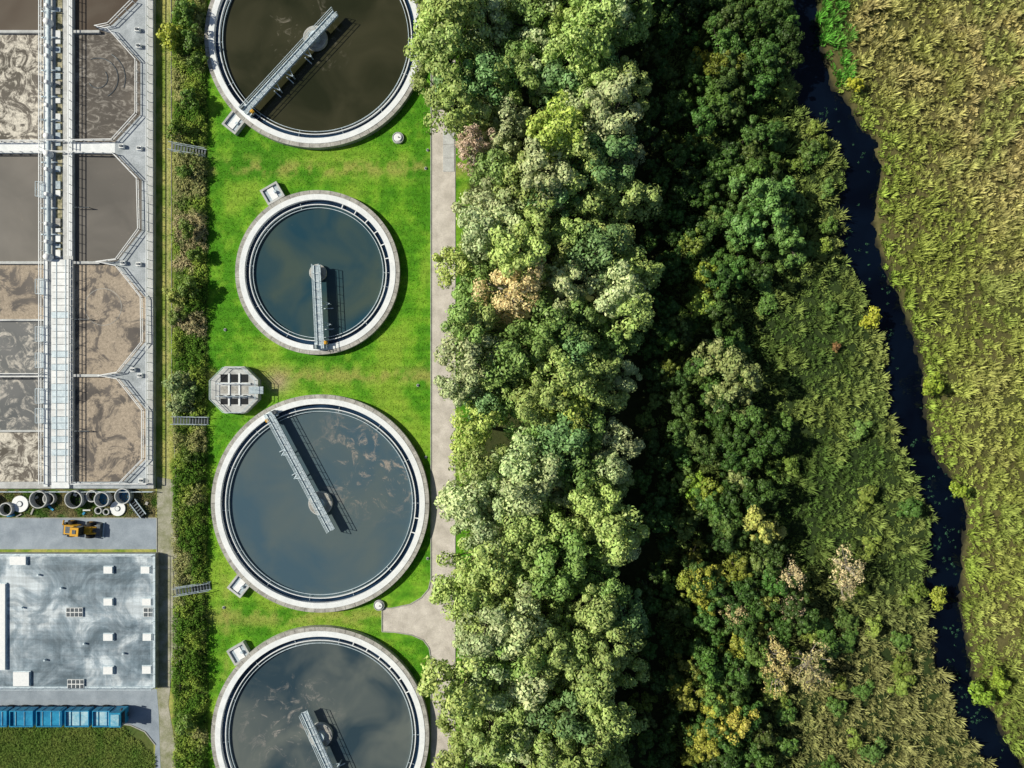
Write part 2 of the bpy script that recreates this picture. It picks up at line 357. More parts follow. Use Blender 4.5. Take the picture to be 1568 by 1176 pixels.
# ---------- octagonal distribution chamber
x,y=W(359,597,1.4); e=empty('distribution_chamber',x,y); R=3.85
pts=[(x+R*math.cos(math.pi/8+i*math.pi/4),y+R*math.sin(math.pi/8+i*math.pi/4)) for i in range(8)]
b=MB(); b.prism(pts,0,1.4,'conc'); b.box(x+2.2,x+4.4,y-.6,y+.5,1.402,1.5,'grate'); b.obj('octagonal_body',e)
b=MB()
for i in range(3):
    for yy,hh in ((1.75,1.2),(-1.75,.9),(.0,1.1)):
        cx=x-1.55+i*1.55
        k='dark' if yy!=0 else 'conc_old'
        b.box(cx-.55,cx+.55,y+yy-hh/2,y+yy+hh/2,1.402,1.415,k)
b.box(x-2.5,x+2.5,y-1.05,y-.8,1.4,1.6,'conc_white'); b.box(x-2.5,x+2.5,y+.8,y+1.05,1.4,1.6,'conc_white')
for sx in (-.78,.78): b.box(x+sx-.12,x+sx+.12,y-2.4,y+2.5,1.41,1.55,'conc_white')
b.obj('sluice_openings',e)
b=MB(); q=[(x+(p[0]-x)*.95,y+(p[1]-y)*.95) for p in pts]; b.rail(q+[q[0]],1.4,'steel',1.0,1.2); b.rail([(x-2.4,y-1),(x+2.4,y-1)],1.6); b.rail([(x-2.4,y+1),(x+2.4,y+1)],1.6)
for i in range(4): b.tube((x-1.8+i*1.2,y-.9,1.5),(x-1.8+i*1.2,y-.9,2.6),.12,'steel_d',8)
b.obj('railings',e)
# ---------- metal stairs in hedge
for (px,py,dg) in ((289,230,-6),(293,644,-2),(296,901,6)):
    x,y=W(px,py,.8); a=math.radians(dg); e=empty('metal_stairs',x,y); ca,sa=math.cos(a),math.sin(a)
    b=MB()
    for i in range(12):
        t=-2.2+i*.4; b.obox(x+t*ca,y+t*sa,1.5-i*.12,.24,1.0,.05,a,'steel_d')
    b.obj('treads',e); b=MB()
    for s_ in (-.56,.56):
        p=(x-2.4*ca-s_*sa,y-2.4*sa+s_*ca);q=(x+2.4*ca-s_*sa,y+2.4*sa+s_*ca)
        b.tube((*p,1.5),(*q,.05),.07,'steel',4); b.tube((*p,2.4),(*q,1.0),.05,'steel',4)
        for f in (0,.33,.66,1): b.tube((p[0]+(q[0]-p[0])*f,p[1]+(q[1]-p[1])*f,1.5-1.45*f),(p[0]+(q[0]-p[0])*f,p[1]+(q[1]-p[1])*f,2.4-1.4*f),.035,'steel',4)
    b.obj('stringers_and_handrails',e)
# ---------- aeration basins
ZT=.8; ZW=.3
def T(px,py): return W(px,py,ZT)
e=empty('aeration_basins',*W(110,370))
def bx(b,x0,x1,y0,y1,z0,z1,k):
    a=T(x0,y0);c=T(x1,y1); b.box(a[0],c[0],a[1],c[1],z0,z1,k)
b=MB()
bx(b,226,235,-150,748,0,ZT,'conc')
decks=[[(172,50),(150,44),(172,38),(212,0),(212,-60),(226,-60),(226,95),(215,95)],
 [(176,218),(215,176),(226,176),(226,275),(216,275),(176,234)],
 [(180,400),(152,402),(180,408),(222,455),(226,455),(226,352),(218,352)],
 [(182,571),(155,575),(182,579),(224,628),(226,628),(226,524),(222,524)],
 [(112,742),(112,738),(188,738),(224,702),(226,702),(226,748),(112,748)]]
for d in decks: b.prism([T(*p) for p in d],0,ZT-.004,'deck')
for (y0,y1,x0) in ((95,176,215),(275,352,217),(455,524,223),(628,702,224)): bx(b,x0,226,y0,y1,0,ZT-.008,'deck')
for y_ in (48,402,575): bx(b,-200,152,y_-2,y_+2,0,ZT,'conc')
bx(b,-200,176,218,234,0,ZT,'conc_white')
for y_ in (490,660): bx(b,-200,70,y_-1.5,y_+1.5,0,ZT,'conc')
bx(b,-200,112,738,748,0,ZT,'conc')
b.obj('walls_and_decks',e)
b=MB(); bx(b,68,112,-150,738,0,ZT+.05,'conc')
bx(b,68,74,-150,745,ZT+.05,ZT+.2,'conc_white'); bx(b,104,111,-150,392,ZT+.05,ZT+.12,'conc_white')
bx(b,86,96,-150,392,ZT+.05,ZT+.1,'gutter')
yy=-60
while yy<388:
    h=random.choice([6,9,12])
    if random.random()<.75: bx(b,87,94,yy,yy+h,ZT+.1,ZT+.3,random.choice(['conc_white','panel','grate','conc_old']))
    yy+=h+random.choice([2,3,5])
yy=398
while yy<742:
    bx(b,81,108,yy,yy+9.2,ZT+.05,ZT+.35,random.choice(['panel','panel','conc_white','steel'])); yy+=10
bx(b,88,89,398,738,ZT+.35,ZT+.42,'steel'); bx(b,102,103,398,738,ZT+.35,ZT+.42,'steel')
b.obj('central_walkway',e)
b=MB(); x,_=T(78.5,0); y0=T(0,-100)[1];y1=T(0,392)[1]; b.tube((x,y0,ZT+.6),(x,y1,ZT+.6),.3,'steel',12)
for py in (-20,14,38,75,90,130,165,212,238,262,300,345,372,395):
    y=T(0,py)[1]; big=py in (38,212,238,395); b.cyl(x,y,.6 if big else .4,ZT+.3,ZT+1.3,'white',18,.45 if big else .3)
for py in (20,60,110,150,185,250,320,360): y=T(0,py)[1]; b.tube((x,y,ZT+.6),(x+1.3,y,ZT+.5),.1,'steel',8); b.tube((x,y,ZT+.6),(x-1.2,y,ZT+.5),.1,'steel',8)
b.obj('air_pipe',e,True)
b=MB()
for py in (292,512,552,606,636,440): 
    x,y=T(66,py); b.box(x-.5,x+.6,y-1.1,y+1.1,ZT-.1,ZT+.04,'grate'); b.rail([(x+.6,y+1.1),(x-.5,y+1.1),(x-.5,y-1.1),(x+.6,y-1.1)],ZT+.05,'steel',1,1)
for py in (318,489,660): x,y=T(128,py); b.tube((x-1.6,y,ZT+.2),(x+.9,y,ZT+.2),.06,'steel_d'); b.tube((x+.9,y,ZT+.3),(x+.9,y,.2),.06,'steel_d')
for p in ((212,47),(214,72),(215,228),(214,405),(216,575),(188,225),(190,403),(218,735),(205,566)): x,y=T(*p); b.box(x-.35,x+.35,y-.3,y+.3,ZT-.01,ZT+.5,'white'); b.box(x-.2,x+.2,y-.15,y+.15,ZT+.5,ZT+.7,'steel_d')
b.obj('mixer_platforms',e)
b=MB()
for pl in ([(229,-100),(229,740),(114,740)],[(206,4),(170,40),(150,44),(170,48),(212,95),(212,176),(176,216),(70,218)],[(70,234),(176,236),(214,276),(216,352),(182,398),(152,402),(182,408),(220,456),(221,524),(184,570),(155,575),(184,580),(222,628),(222,702),(188,737)],
  [(66,-100),(66,740)],[(111,-100),(111,740)],[(-100,218),(66,218)],[(-100,234),(66,234)],[(-50,577),(66,577)],[(-50,572),(66,572)]):
    b.rail([T(*p) for p in pl],ZT,'white',1.0,1.4,.055)
b.obj('railings',e)
def bas(name,poly,mat): 
    b=MB(); b.flat([W(p[0],p[1],ZW) for p in poly],ZW,mat); b.obj(name,e)
wsm=water('sludge_smooth',(.11,.103,.095),(.16,.148,.135),(.23,.20,.17),None,5,.62,rough=.35,spec=.2)
wbr=water('sludge_brown',(.085,.065,.05),(.12,.10,.08),rough=.35,spec=.2)
wsw=water('sludge_swirl',(.08,.072,.065),(.13,.115,.10),(.44,.41,.37),None,5,.49,rough=.4,dist=2.6,fs=.4,spec=.2,tw=.16,stretch=(1,1.6,1))
wft=water('sludge_tan_foam',(.095,.085,.08),(.16,.14,.125),(.50,.42,.33),None,5,.44,rough=.5,dist=.8,fs=.24,spec=.2,tw=.07)
wfw=water('sludge_white_foam',(.075,.068,.055),(.13,.115,.10),(.85,.80,.70),None,5,.46,rough=.5,dist=2.0,fs=.4,spec=.2,tw=.11)
wfg=water('sludge_grey_foam',(.08,.092,.10),(.14,.145,.15),(.66,.62,.56),None,5,.50,rough=.4,dist=2.2,fs=.35,spec=.2,tw=.11)
bas('basin_water',[(112,-150),(226,-150),(226,48),(112,48)],wbr); bas('basin_water',[(-200,-150),(68,-150),(68,48),(-200,48)],wbr)
bas('basin_water',[(112,48),(226,48),(226,226),(112,226)],wsw); bas('basin_water',[(-200,48),(68,48),(68,226),(-200,226)],wfw)
bas('basin_water',[(112,226),(226,226),(226,402),(112,402)],wsm); bas('basin_water',[(-200,226),(68,226),(68,402),(-200,402)],wsm)
bas('basin_water',[(112,402),(230,402),(230,575),(112,575)],wft); bas('basin_water',[(-200,402),(68,402),(68,490),(-200,490)],wft); bas('basin_water',[(-200,490),(68,490),(68,575),(-200,575)],wfg)
bas('basin_water',[(112,575),(230,575),(230,740),(112,740)],wft); bas('basin_water',[(-200,575),(68,575),(68,660),(-200,660)],wfg); bas('basin_water',[(-200,660),(68,660),(68,740),(-200,740)],wfw)
b=MB()
x,y=W(158,470,ZW); b.ring(x,y,2.76,2.84,ZW-.1,ZW+.02,'conc_old',48)
for (r,a0,a1) in ((3.1,-60,110),(1.5,-150,40),(4.2,-20,60)):
    x,y=W(150,120,ZW)
    for k in range(24):
        a=math.radians(a0+(a1-a0)*k/24); a2=math.radians(a0+(a1-a0)*(k+1)/24)
        b.tube((x+r*math.cos(a),y+r*math.sin(a),ZW),(x+r*math.cos(a2),y+r*math.sin(a2),ZW),.08,'steel_d',5)
b.obj('aerator_rings',e)
# ---------- flat roofed building
ZB=1.1
def TB(px,py): return W(px,py,ZB)
e=empty('flat_roof_building',*W(110,950)); b=MB(); a=TB(-140,848);c=TB(238,1054)
b.box(a[0],c[0],c[1],a[1],0,ZB-.15,'conc_old'); b.obj('walls',e)
b=MB(); b.box(a[0]+.3,c[0]-.3,c[1]+.3,a[1]-.3,ZB-.15,ZB-.05,'roof'); b.obj('roof',e)
b=MB(); b.box(a[0],c[0],a[1]-.3,a[1],ZB-.15,ZB+.12,'steel'); b.box(a[0],c[0],c[1],c[1]+.3,ZB-.15,ZB+.12,'steel'); b.box(c[0]-.3,c[0],c[1]+.303,a[1]-.303,ZB-.15,ZB+.12,'steel')
b.rail([(a[0],a[1]-.15),(c[0]-.15,a[1]-.15),(c[0]-.15,c[1]+.15),(a[0],c[1]+.15)],ZB+.1,'steel',.9,2.0,.03); b.obj('parapet',e)
b=MB()
for (px,py,w,h) in ((165,873,13,10),(222,873,13,10),(165,922,13,10),(224,922,13,10),(165,976,14,10),(225,976,13,10),(165,1027,14,11),(224,1026,13,11),(32,1040,24,21),(27,858,24,14),(2,960,11,130),(-60,873,13,10),(-60,1027,13,10)):
    x,y=W(px,py,ZB+.35); w*=.05;h*=.05; b.box(x-w-.1,x+w+.1,y-h-.1,y+h+.1,ZB-.05,ZB+.15,'steel'); b.box(x-w,x+w,y-h,y+h,ZB+.15,ZB+.35,'white')
b.obj('skylights',e); b=MB()
for (px,py) in ((113,938),(115,1048),(226,938)):
    x,y=W(px,py,ZB+.3); wx=1.25 if px<200 else .7
    b.box(x-wx,x+wx,y-.7,y+.7,ZB-.04,ZB+.2,'panel')
    for i in range(4 if px<200 else 2): 
        w=2*wx/(4 if px<200 else 2)
        for j in (-.35,.35): b.box(x-wx+i*w+.1,x-wx+(i+1)*w-.1,y+j-.27,y+j+.27,ZB+.2,ZB+.25,'steel_d')
for (px,py) in ((60,880),(95,900),(70,1010),(190,1000),(130,985),(35,930)): x,y=TB(px,py); b.cyl(x,y,.15,ZB-.05,ZB+.4,'steel',12)
b.obj('roof_vents',e)
# ---------- concrete rings etc
def cring(px,py,r,h=1.0,inn='dark',wall=.14):
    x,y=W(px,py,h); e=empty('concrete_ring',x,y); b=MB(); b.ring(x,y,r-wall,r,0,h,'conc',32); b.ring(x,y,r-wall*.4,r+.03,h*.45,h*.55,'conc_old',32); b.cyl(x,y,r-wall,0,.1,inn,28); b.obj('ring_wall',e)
for p in ((58,765,1.35,1.2,'dark'),(112,765,1.35,1.3,'dark'),(140,760,.9,.8,'dark'),(155,765,1.15,1.2,'bluein'),(187,760,1.2,1.2,'bluein'),(150,782,.55,.5,'dark'),(162,784,.5,.5,'dark'),(74,764,.9,.8,'dark'),(8,780,1.0,.9,'dark'),(-20,770,1.3,1.,'dark')): cring(*p)
def disc(px,py,r):
    x,y=W(px,py,.5); e=empty('concrete_cover_slab',x,y); b=MB(); b.cyl(x,y,r,0,.3,'white',36); b.ring(x,y,r*.3,r*.38,.3,.34,'steel_d',20); b.cyl(x,y,r*.28,.3,.42,'conc_white',20); b.obj('slab',e)
disc(29,772,1.25); disc(179,779,1.15)
b=MB(); x,y=W(210,780,.6); 
for i in range(6): b.obox(x-.7+i*.28,y+.9-i*.36,.35,1.3,.2,.5,math.radians(40),'steel_d')
b.tube((x-1.2,y+1.1,.7),(x+.6,y-1.3,.7),.08,'steel'); b.tube((x-.3,y+1.6,.7),(x+1.4,y-.7,.7),.08,'steel'); b.obj('pipe_rack')
b=MB()
for i in range(14):
    x,y=W(random.uniform(0,235),random.uniform(754,790)); b.obox(x,y,.12,random.uniform(.3,1.2),random.uniform(.15,.4),.22,random.uniform(0,3),random.choice(['conc','panel','steel_d','conc_old','blue']))
b.obj('building_materials_pile')
b=MB(); P0=[W(p,752) for p in (-100,0,60,120,180,238)]; b.rail(P0,0,'steel',1.0,1.5,.04); b.obj('yard_railing')
# ---------- wheel loader
x,y=W(120,812,1.5); e=empty('wheel_loader',x,y); a=math.radians(-4)
ca,sa=math.cos(a),math.sin(a)
def L(t,s_): return (x+t*ca-s_*sa,y+t*sa+s_*ca)
b=MB(); b.obox(*L(-1.1,0),1.25,2.2,1.5,.9,a,'yellow',.9); b.obox(*L(-1.1,0),1.75,1.4,1.0,.12,a,'steel_d'); b.obox(*L(.9,0),1.0,1.6,1.1,.6,a,'yellow'); b.obox(*L(-2.25,0),1.0,.35,1.9,.7,a,'steel_d'); b.obj('body',e)
b=MB(); b.obox(*L(.1,0),2.0,1.3,1.35,1.3,a,'glass',.88); b.obox(*L(.1,0),2.72,1.25,1.3,.14,a,'yellow'); b.obox(*L(.1,0),2.82,.5,.6,.08,a,'steel_d'); b.obj('cab',e)
b=MB()
for t in (-1.5,1.35):
    for s_ in (-.95,.95): p=L(t,s_-.25);q=L(t,s_+.25); b.tube((*p,.62),(*q,.62),.62,'rubber',20); p=L(t,s_-.27);q=L(t,s_+.27); b.tube((*p,.62),(*q,.62),.28,'yellow',14)
b.obj('wheels',e); b=MB()
for s_ in (-.45,.45): b.tube((*L(1.0,s_),1.5),(*L(2.3,s_),.8),.13,'yellow',6)
b.obox(*L(2.6,0),.5,.7,2.3,.7,a,'steel_d',.8); b.obox(*L(2.95,0),.15,.4,2.35,.1,a,'steel'); b.tube((*L(-2.3,.7),1.6),(*L(-2.9,1.1),.5),.12,'yellow',6); b.obj('bucket_and_arms',e)
# ---------- blue trucks
def container(px0,px1,k,cab=False,name='container_trailer'):
    x0,_=W(px0,0,2.4);x1,_=W(px1,0,2.4);_,yc=W(0,1101,2.4); e=empty(name,(x0+x1)/2,yc); hw=1.15
    b=MB(); xe=x1-2.0 if cab else x1
    b.box(x0,xe,yc-hw,yc+hw,.9,1.0,'steel_d')
    for s_ in (-1,1): b.box(x0,xe,yc+s_*hw-.06,yc+s_*hw+.06,1.0,2.4,'blue')
    b.box(x0,x0+.12,yc-hw+.06,yc+hw-.06,1.0,2.4,'blue'); b.box(xe-.12,xe,yc-hw+.06,yc+hw-.06,1.0,2.4,'blue')
    b.box(x0+.12,xe-.12,yc-hw+.06,yc+hw-.06,1.0,2.1,k)
    t=x0+.8
    while t<xe-.2:
        b.box(t-.03,t+.03,yc-hw+.06,yc+hw-.06,2.1,2.2,'blue' if k!='blue' else 'lblue')
        for s_ in (-1,1): b.box(t-.05,t+.05,yc+s_*(hw+.06)-.05,yc+s_*(hw+.06)+.05,1.0,2.35,'blue')
        t+=1.3
    b.obj('container',e)
    if cab:
        b=MB(); b.obox(x1-1.0,yc,1.7,1.8,2.3,2.2,0,'blue',.93); b.obox(x1-.95,yc,2.83,1.2,1.7,.12,0,'lblue'); b.box(x1-.2,x1-.05,yc-.95,yc+.95,1.7,2.45,'glass')
        for s_ in (-1,1): b.box(x1-.5,x1-.3,yc+s_*1.3-.1,yc+s_*1.3+.1,1.8,2.3,'steel_d')
        b.obj('cab',e)
    b=MB()
    for t in (x0+.8,x1-.9):
        for s_ in (-.95,.95): b.tube((t,yc+s_-.15,.5),(t,yc+s_+.15,.5),.5,'rubber',18)
    b.box(x0-.2,x1,yc-.3,yc+.3,.6,.89,'steel_d'); b.obj('chassis_and_wheels',e)
container(-60,10,'blue'); container(14,50,'blue'); container(55,94,'blue'); container(99,136,'lblue'); container(141,188,'lblue',True,'blue_truck')
# ---------- vegetation builders
def leaves(C,Rd,n,size,seed,zb=.25,flat=.8,inner=.55,tone=.25,up=0.35,nj=.3):
    r=np.random.default_rng(seed); k=len(C); idx=np.repeat(np.arange(k),n); N=len(idx)
    d=r.normal(size=(N,3)); d[:,2]+=zb; d/=np.linalg.norm(d,axis=1)[:,None]
    rad=Rd[idx]*(inner+(1.08-inner)*r.random(N)**.6)
    P=C[idx]+d*rad[:,None]*np.array([1,1,flat])
    nn=d+r.normal(size=(N,3))*nj; nn[:,2]+=up; nn/=np.linalg.norm(nn,axis=1)[:,None]
    t=np.cross(nn,r.normal(size=(N,3))); t/=np.linalg.norm(t,axis=1)[:,None]; bb=np.cross(nn,t)
    s=size*(.6+.8*r.random(N))[:,None]
    V=np.stack([P-t*s,P-bb*s*.6,P+t*s,P+bb*s*.6],1).reshape(-1,3)
    lt=(1-tone/2+tone*r.random(k))[idx]*(.75+.5*r.random(N))
    hue=r.random(N)*.2
    col=np.stack([lt*(.92+hue),lt*(1.0),lt*(.85+hue*.5)],1)
    return V,np.repeat(col,4,axis=0)
def tubes(segs):
    V=[];Qs=[];o=0
    for p,q,r1,r2 in segs:
        p=np.array(p,float);q=np.array(q,float);d=q-p;d/=np.linalg.norm(d)+1e-9
        u=np.cross(d,[.3,.9,.1]);u/=np.linalg.norm(u);w=np.cross(d,u); a=np.arange(6)*math.pi/3
        c=np.cos(a)[:,None]*u+np.sin(a)[:,None]*w
        V.append(p+c*r1);V.append(q+c*r2)
        Qs+=[(o+i,o+(i+1)%6,o+6+(i+1)%6,o+6+i) for i in range(6)];o+=12
    return np.concatenate(V),np.array(Qs)
def tree_mesh(seed,H,R,nl,lpl,leaf,puff,bark='bark',zb=.35,low=-.3,vfr=.34,zc=.62,limbs=9,up=.08):
    r=np.random.default_rng(seed); ph=r.random(4)*6.28
    ct=low+(1-low)*r.random(nl); az=r.random(nl)*6.283; st=np.sqrt(1-ct**2)
    k=1+.25*np.sin(2*az+ph[0])+.18*np.sin(3*az+ph[1])+.12*np.sin(5*az+ph[2])
    rr=np.where(r.random(nl)<.2,.3+.5*r.random(nl),.8+.3*r.random(nl))
    C=np.stack([np.cos(az)*st*rr*k*(R-puff*.6),np.sin(az)*st*rr*k*(R-puff*.6),H*zc+ct*rr*(H*vfr)],1)
    Rd=puff*(.55+.85*r.random(nl))
    LV,LC=leaves(C,Rd,lpl,leaf,seed+50,zb,.8,.6,.35,up)
    top=np.array([r.normal()*.3,r.normal()*.3,H*.75]); mid=np.array([r.normal()*.15,r.normal()*.15,H*.35])
    br=H*.018+.05
    segs=[((0,0,-.3),mid,br*1.3,br),(mid,top,br,br*.3)]
    for i in r.permutation(nl)[:limbs]:
        f=.15+.6*r.random(); s0=mid+(top-mid)*f; kn=(s0+C[i])/2+np.array([0,0,-.3]); segs+=[(s0,kn,br*.45,br*.28),(kn,C[i],br*.28,.03)]
    TV,TQ=tubes(segs); n=len(TV); LQ=np.arange(len(LV)).reshape(-1,4)+n
    return npmesh('tree_mesh',np.concatenate([TV,LV]),np.concatenate([TQ,LQ]),None,np.concatenate([np.ones((n,3)),LC]),[M[bark],M['leaf']],np.concatenate([np.zeros(len(TQ)),np.ones(len(LQ))]))
BIG=[tree_mesh(100+i,16+rng.random()*3,3.5+rng.random()*.9,42,105,.23,1.0) for i in range(8)]
MED=[tree_mesh(200+i,7.5+rng.random()*2,2.6+rng.random()*.5,32,75,.20,.72) for i in range(6)]
SML=[tree_mesh(300+i,3.6,1.5,20,60,.16,.5,zc=.55,limbs=6) for i in range(4)]
SPA=[tree_mesh(400+i,8,2.8,46,22,.14,.6,bark='palebark',limbs=26) for i in range(3)]
DEAD=[tree_mesh(500+i,19,3.5,60,80,.16,.75,bark='palebark',limbs=30,vfr=.3) for i in range(2)]
def place(name,me,x,y,s,col,z=0,sz=None):
    o=bpy.data.objects.new(name,me); sc.collection.objects.link(o); o.location=(x,y,z); o.rotation_euler=(0,0,random.uniform(0,6.28)); o.scale=(s,s,sz or s); o.color=(*col,1); return o
def jit(c,a=.12): 
    k=1+random.uniform(-a,a)*1.8; return tuple(max(.005,ch*k*(1+random.uniform(-a,a)*.4)) for ch in c)
G1=(.36,.48,.15); G2=(.22,.36,.10); G3=(.48,.58,.30); G4=(.48,.57,.13); G5=(.19,.34,.13)
def placeimg(name,meshes,px,py,zc,s,col,sz=None): 
    x,y=W(px,py,zc); return place(name,random.choice(meshes),x,y,s,jit(col,.06),sz=sz)
special=[]
for (px,py,ms,col,s,zc,nm,sz) in ((726,224,DEAD,(.66,.50,.40),.78,11,'bare_tree',.85),(785,442,DEAD,(.74,.63,.33),1.25,14,'dry_tree',1.02),(848,205,BIG,(.42,.56,.12),1.05,14,'alder_tree',1.1),(705,405,BIG,(.48,.58,.17),.8,10,'alder_tree',.85),(722,655,BIG,(.46,.58,.15),.95,10,'alder_tree',.9)):
    o=placeimg(nm,ms,px,py,zc,s,col,sz); special.append((o.location.x,o.location.y,3.7*s))
lb_v=[-100,0,60,120,165,190,230,300,350,400,440,480,560,620,680,740,800,870,930,1000,1080,1150,1300]
lb_u=[632,632,634,640,650,715,735,720,698,680,668,690,666,680,676,678,674,688,680,668,688,668,668]
yy=-68.0
row=0
while yy<70:
    xx=-14.0+(row%2)*2.3
    while xx<17.0:
        x=xx+random.uniform(-1.2,1.2);y=yy+random.uniform(-1.2,1.2)
        s=random.uniform(.75,1.15)
        zc=10; f=CH/(CH-zc); vimg=588-y*10*f; lim=(np.interp(vimg,lb_v,lb_u)-784)*.1/f+3.3*s
        if x<lim-2.3: xx+=4.5; continue
        x=max(x,lim)
        if all((x-a)**2+(y-b_)**2>(.95*c)**2 for a,b_,c in special):
            t=random.random(); n_=float(vn(np.array([x/9+50]),np.array([y/9+50]),6)[0])
            col=G1 if n_<.42 else (G3 if n_<.62 else (G2 if t<.6 else G1))
            if t>.97: col=G4
            if t<.08: col=G5
            edge=x>14; place('alder_tree',random.choice(BIG),x,y,s*(.85 if edge else 1),jit(col,.11),sz=s*random.uniform(.8,1.12)*(.85 if edge else 1))
        xx+=4.5
    yy+=4.05; row+=1
# understory right of the wood
yy=-66.0
while yy<68:
    for xx in np.arange(20.5,62,3.0):
        x=xx+random.uniform(-1.3,1.3);y=yy+random.uniform(-1.3,1.3); u_=784+10*x; v_=588-10*y
        nz=90*(float(vn(np.array([y/7+30]),np.array([3.3]),2)[0])-.5)
        edge=float(np.interp(v_,[0,200,380,440,640,760,900,1000,1200],[1180,1195,1225,1120,1120,1170,1200,1170,1120]))+nz
        riv=float(rivu(np.array([v_]))[0])
        if u_>edge:
            if u_<riv-50 and (v_<400 and random.random()<.55 or v_>780 and u_<1330 and random.random()<.35 or u_<edge+50 and random.random()<.4 or u_>riv-95 and random.random()<.22 or random.random()<.05):
                place('willow_shrub',random.choice(SML),x,y,random.uniform(.6,1.25),jit((.12,.23,.05) if random.random()<.75 else (.22,.31,.06),.2),sz=random.uniform(.5,.9))
            continue
        t=random.random(); c=(.075,.155,.034) if t<.75 else ((.13,.21,.05) if t<.94 else (.24,.30,.05))
        near=u_<1060
        place('willow_shrub',random.choice(MED),x,y,random.uniform(.45,.7) if near else random.uniform(.5,.9),jit(c,.22))
    yy+=3.0
Y1=(.46,.46,.06);PL=(.66,.58,.34);OL=(.30,.36,.14);GR=(.18,.36,.10)
for (px,py,ms,col,s) in ((1075,95,SML,Y1,1.1),(1310,128,SML,(.46,.48,.05),.8),(1332,487,SML,(.46,.50,.06),1.0),(1150,300,MED,GR,1.0),(1180,335,MED,GR,1.0),(1140,350,MED,GR,1.05),(1195,290,MED,GR,.8),(1210,370,MED,(.14,.27,.07),.9),(1080,415,MED,(.30,.38,.06),.7),(1085,440,MED,(.36,.40,.06),.6),
  (1095,545,MED,OL,1.0),(1130,570,MED,OL,1.1),(1110,600,MED,OL,.9),(1140,610,MED,OL,.7),(1060,370,MED,(.19,.27,.05),.8),(1075,740,MED,(.24,.38,.05),.6),(1065,755,SML,(.24,.42,.05),1.2),
  (1135,740,MED,OL,.7),(1160,805,MED,(.48,.52,.14),.9),(1185,815,SML,(.50,.52,.15),1.1),(1075,890,MED,(.38,.42,.07),.8),(1100,880,SML,(.40,.42,.08),1.3),(1055,900,MED,(.28,.34,.06),.7),
  (1210,882,SPA,PL,.85),(1298,868,SPA,PL,.95),(1300,900,SPA,(.5,.44,.26),.7),(1125,940,SPA,(.55,.48,.26),.8),(1215,932,SPA,(.56,.47,.33),.8),(1085,935,MED,(.28,.32,.05),.6),(1180,1000,SPA,(.68,.60,.26),1.0),(1190,1035,SPA,(.62,.55,.22),.9),(1235,1010,SPA,(.48,.43,.22),1.1),(1245,1040,SPA,(.46,.43,.20),.9),
  (1095,1075,MED,(.40,.42,.07),.9),(1120,1105,MED,(.50,.47,.10),.9),(1085,1120,MED,(.34,.36,.06),.8),(1050,1060,MED,(.28,.32,.06),.9),(1080,1140,MED,(.40,.40,.08),.8),(1055,1020,MED,(.20,.24,.05),.7),(1160,950,SML,(.42,.44,.10),1.0),(1180,925,MED,(.28,.32,.08),.6),
  (1425,590,SML,(.28,.40,.05),1.1),(1470,750,SML,(.30,.42,.05),.9),(1436,915,SML,(.34,.40,.06),1.),(1285,530,SML,(.32,.19,.09),.45),(1500,1060,SML,(.25,.40,.05),1.2),(1530,1040,SML,(.28,.40,.05),1.1),
  (262,55,SML,(.45,.52,.08),1.2),(272,200,SML,(.14,.24,.03),1.0)):
    placeimg('birch_tree' if ms is SPA else ('bush' if ms is SML else 'willow_tree'),ms,px,py,5 if ms in(MED,SPA) else 2,s,col)
# ---------- hedge (mass)
cx=rng.uniform(268,317,5200); cy=rng.uniform(-80,1260,5200)
keep=np.ones(len(cx),bool)
for py in (230,644,901): keep&=~(np.abs(cy-py)<9)
cx=cx[keep];cy=cy[keep]; n1=fbm(cx,cy,60,2); 
hh=.3+1.7*sst(.35,.65,n1)*rng.random(len(cx)); hh*=sst(264,277,cx)*sst(320,308,cx)*.8+.2
Cc=np.stack([(cx-784)*.1,(588-cy)*.1,hh],1)
V1,C1=leaves(Cc,.3+.35*rng.random(len(cx)),26,.12,77,.4,.8,.4)
n3=fbm(cx,cy,45,8); tc=mixc((.09,.19,.03),(.26,.36,.07),sst(.4,.65,fbm(cx,cy,25,6)))
tc=mixc(tc,(.44,.37,.26),sst(.51,.62,n3)*((cy>330)&(cy<520))); tc=mixc(tc,(.42,.48,.26),.8*((np.abs(cy-600)<30)&(cx<300)).astype(float)); tc=mixc(tc,(.38,.36,.19),.7*sst(.53,.66,n3))
C1=C1*np.repeat(tc,26*4,axis=0)
link('hedge',npmesh('hedge',V1,np.arange(len(V1)).reshape(-1,4),None,C1,[M['reed']]))
for (px,py,s,c) in ((268,455,1.0,(.38,.44,.12)),(272,590,1.1,(.32,.42,.20)),(285,605,1.0,(.22,.32,.12)),(268,485,.8,(.22,.32,.08)),(268,620,.9,(.36,.44,.22)),(285,20,1.2,(.12,.22,.04)),(290,150,1,(.10,.2,.03)),(284,350,.9,(.16,.24,.05)),(290,440,1.1,(.16,.24,.05)),(288,700,.7,(.16,.24,.05)),(285,1110,1,(.16,.26,.05)),(300,90,.9,(.13,.22,.04)),(292,60,1.1,(.11,.21,.04)),(296,390,.8,(.14,.24,.04)),(282,260,.8,(.15,.26,.05))):
    placeimg('bush',SML,px,py,2,s,c)
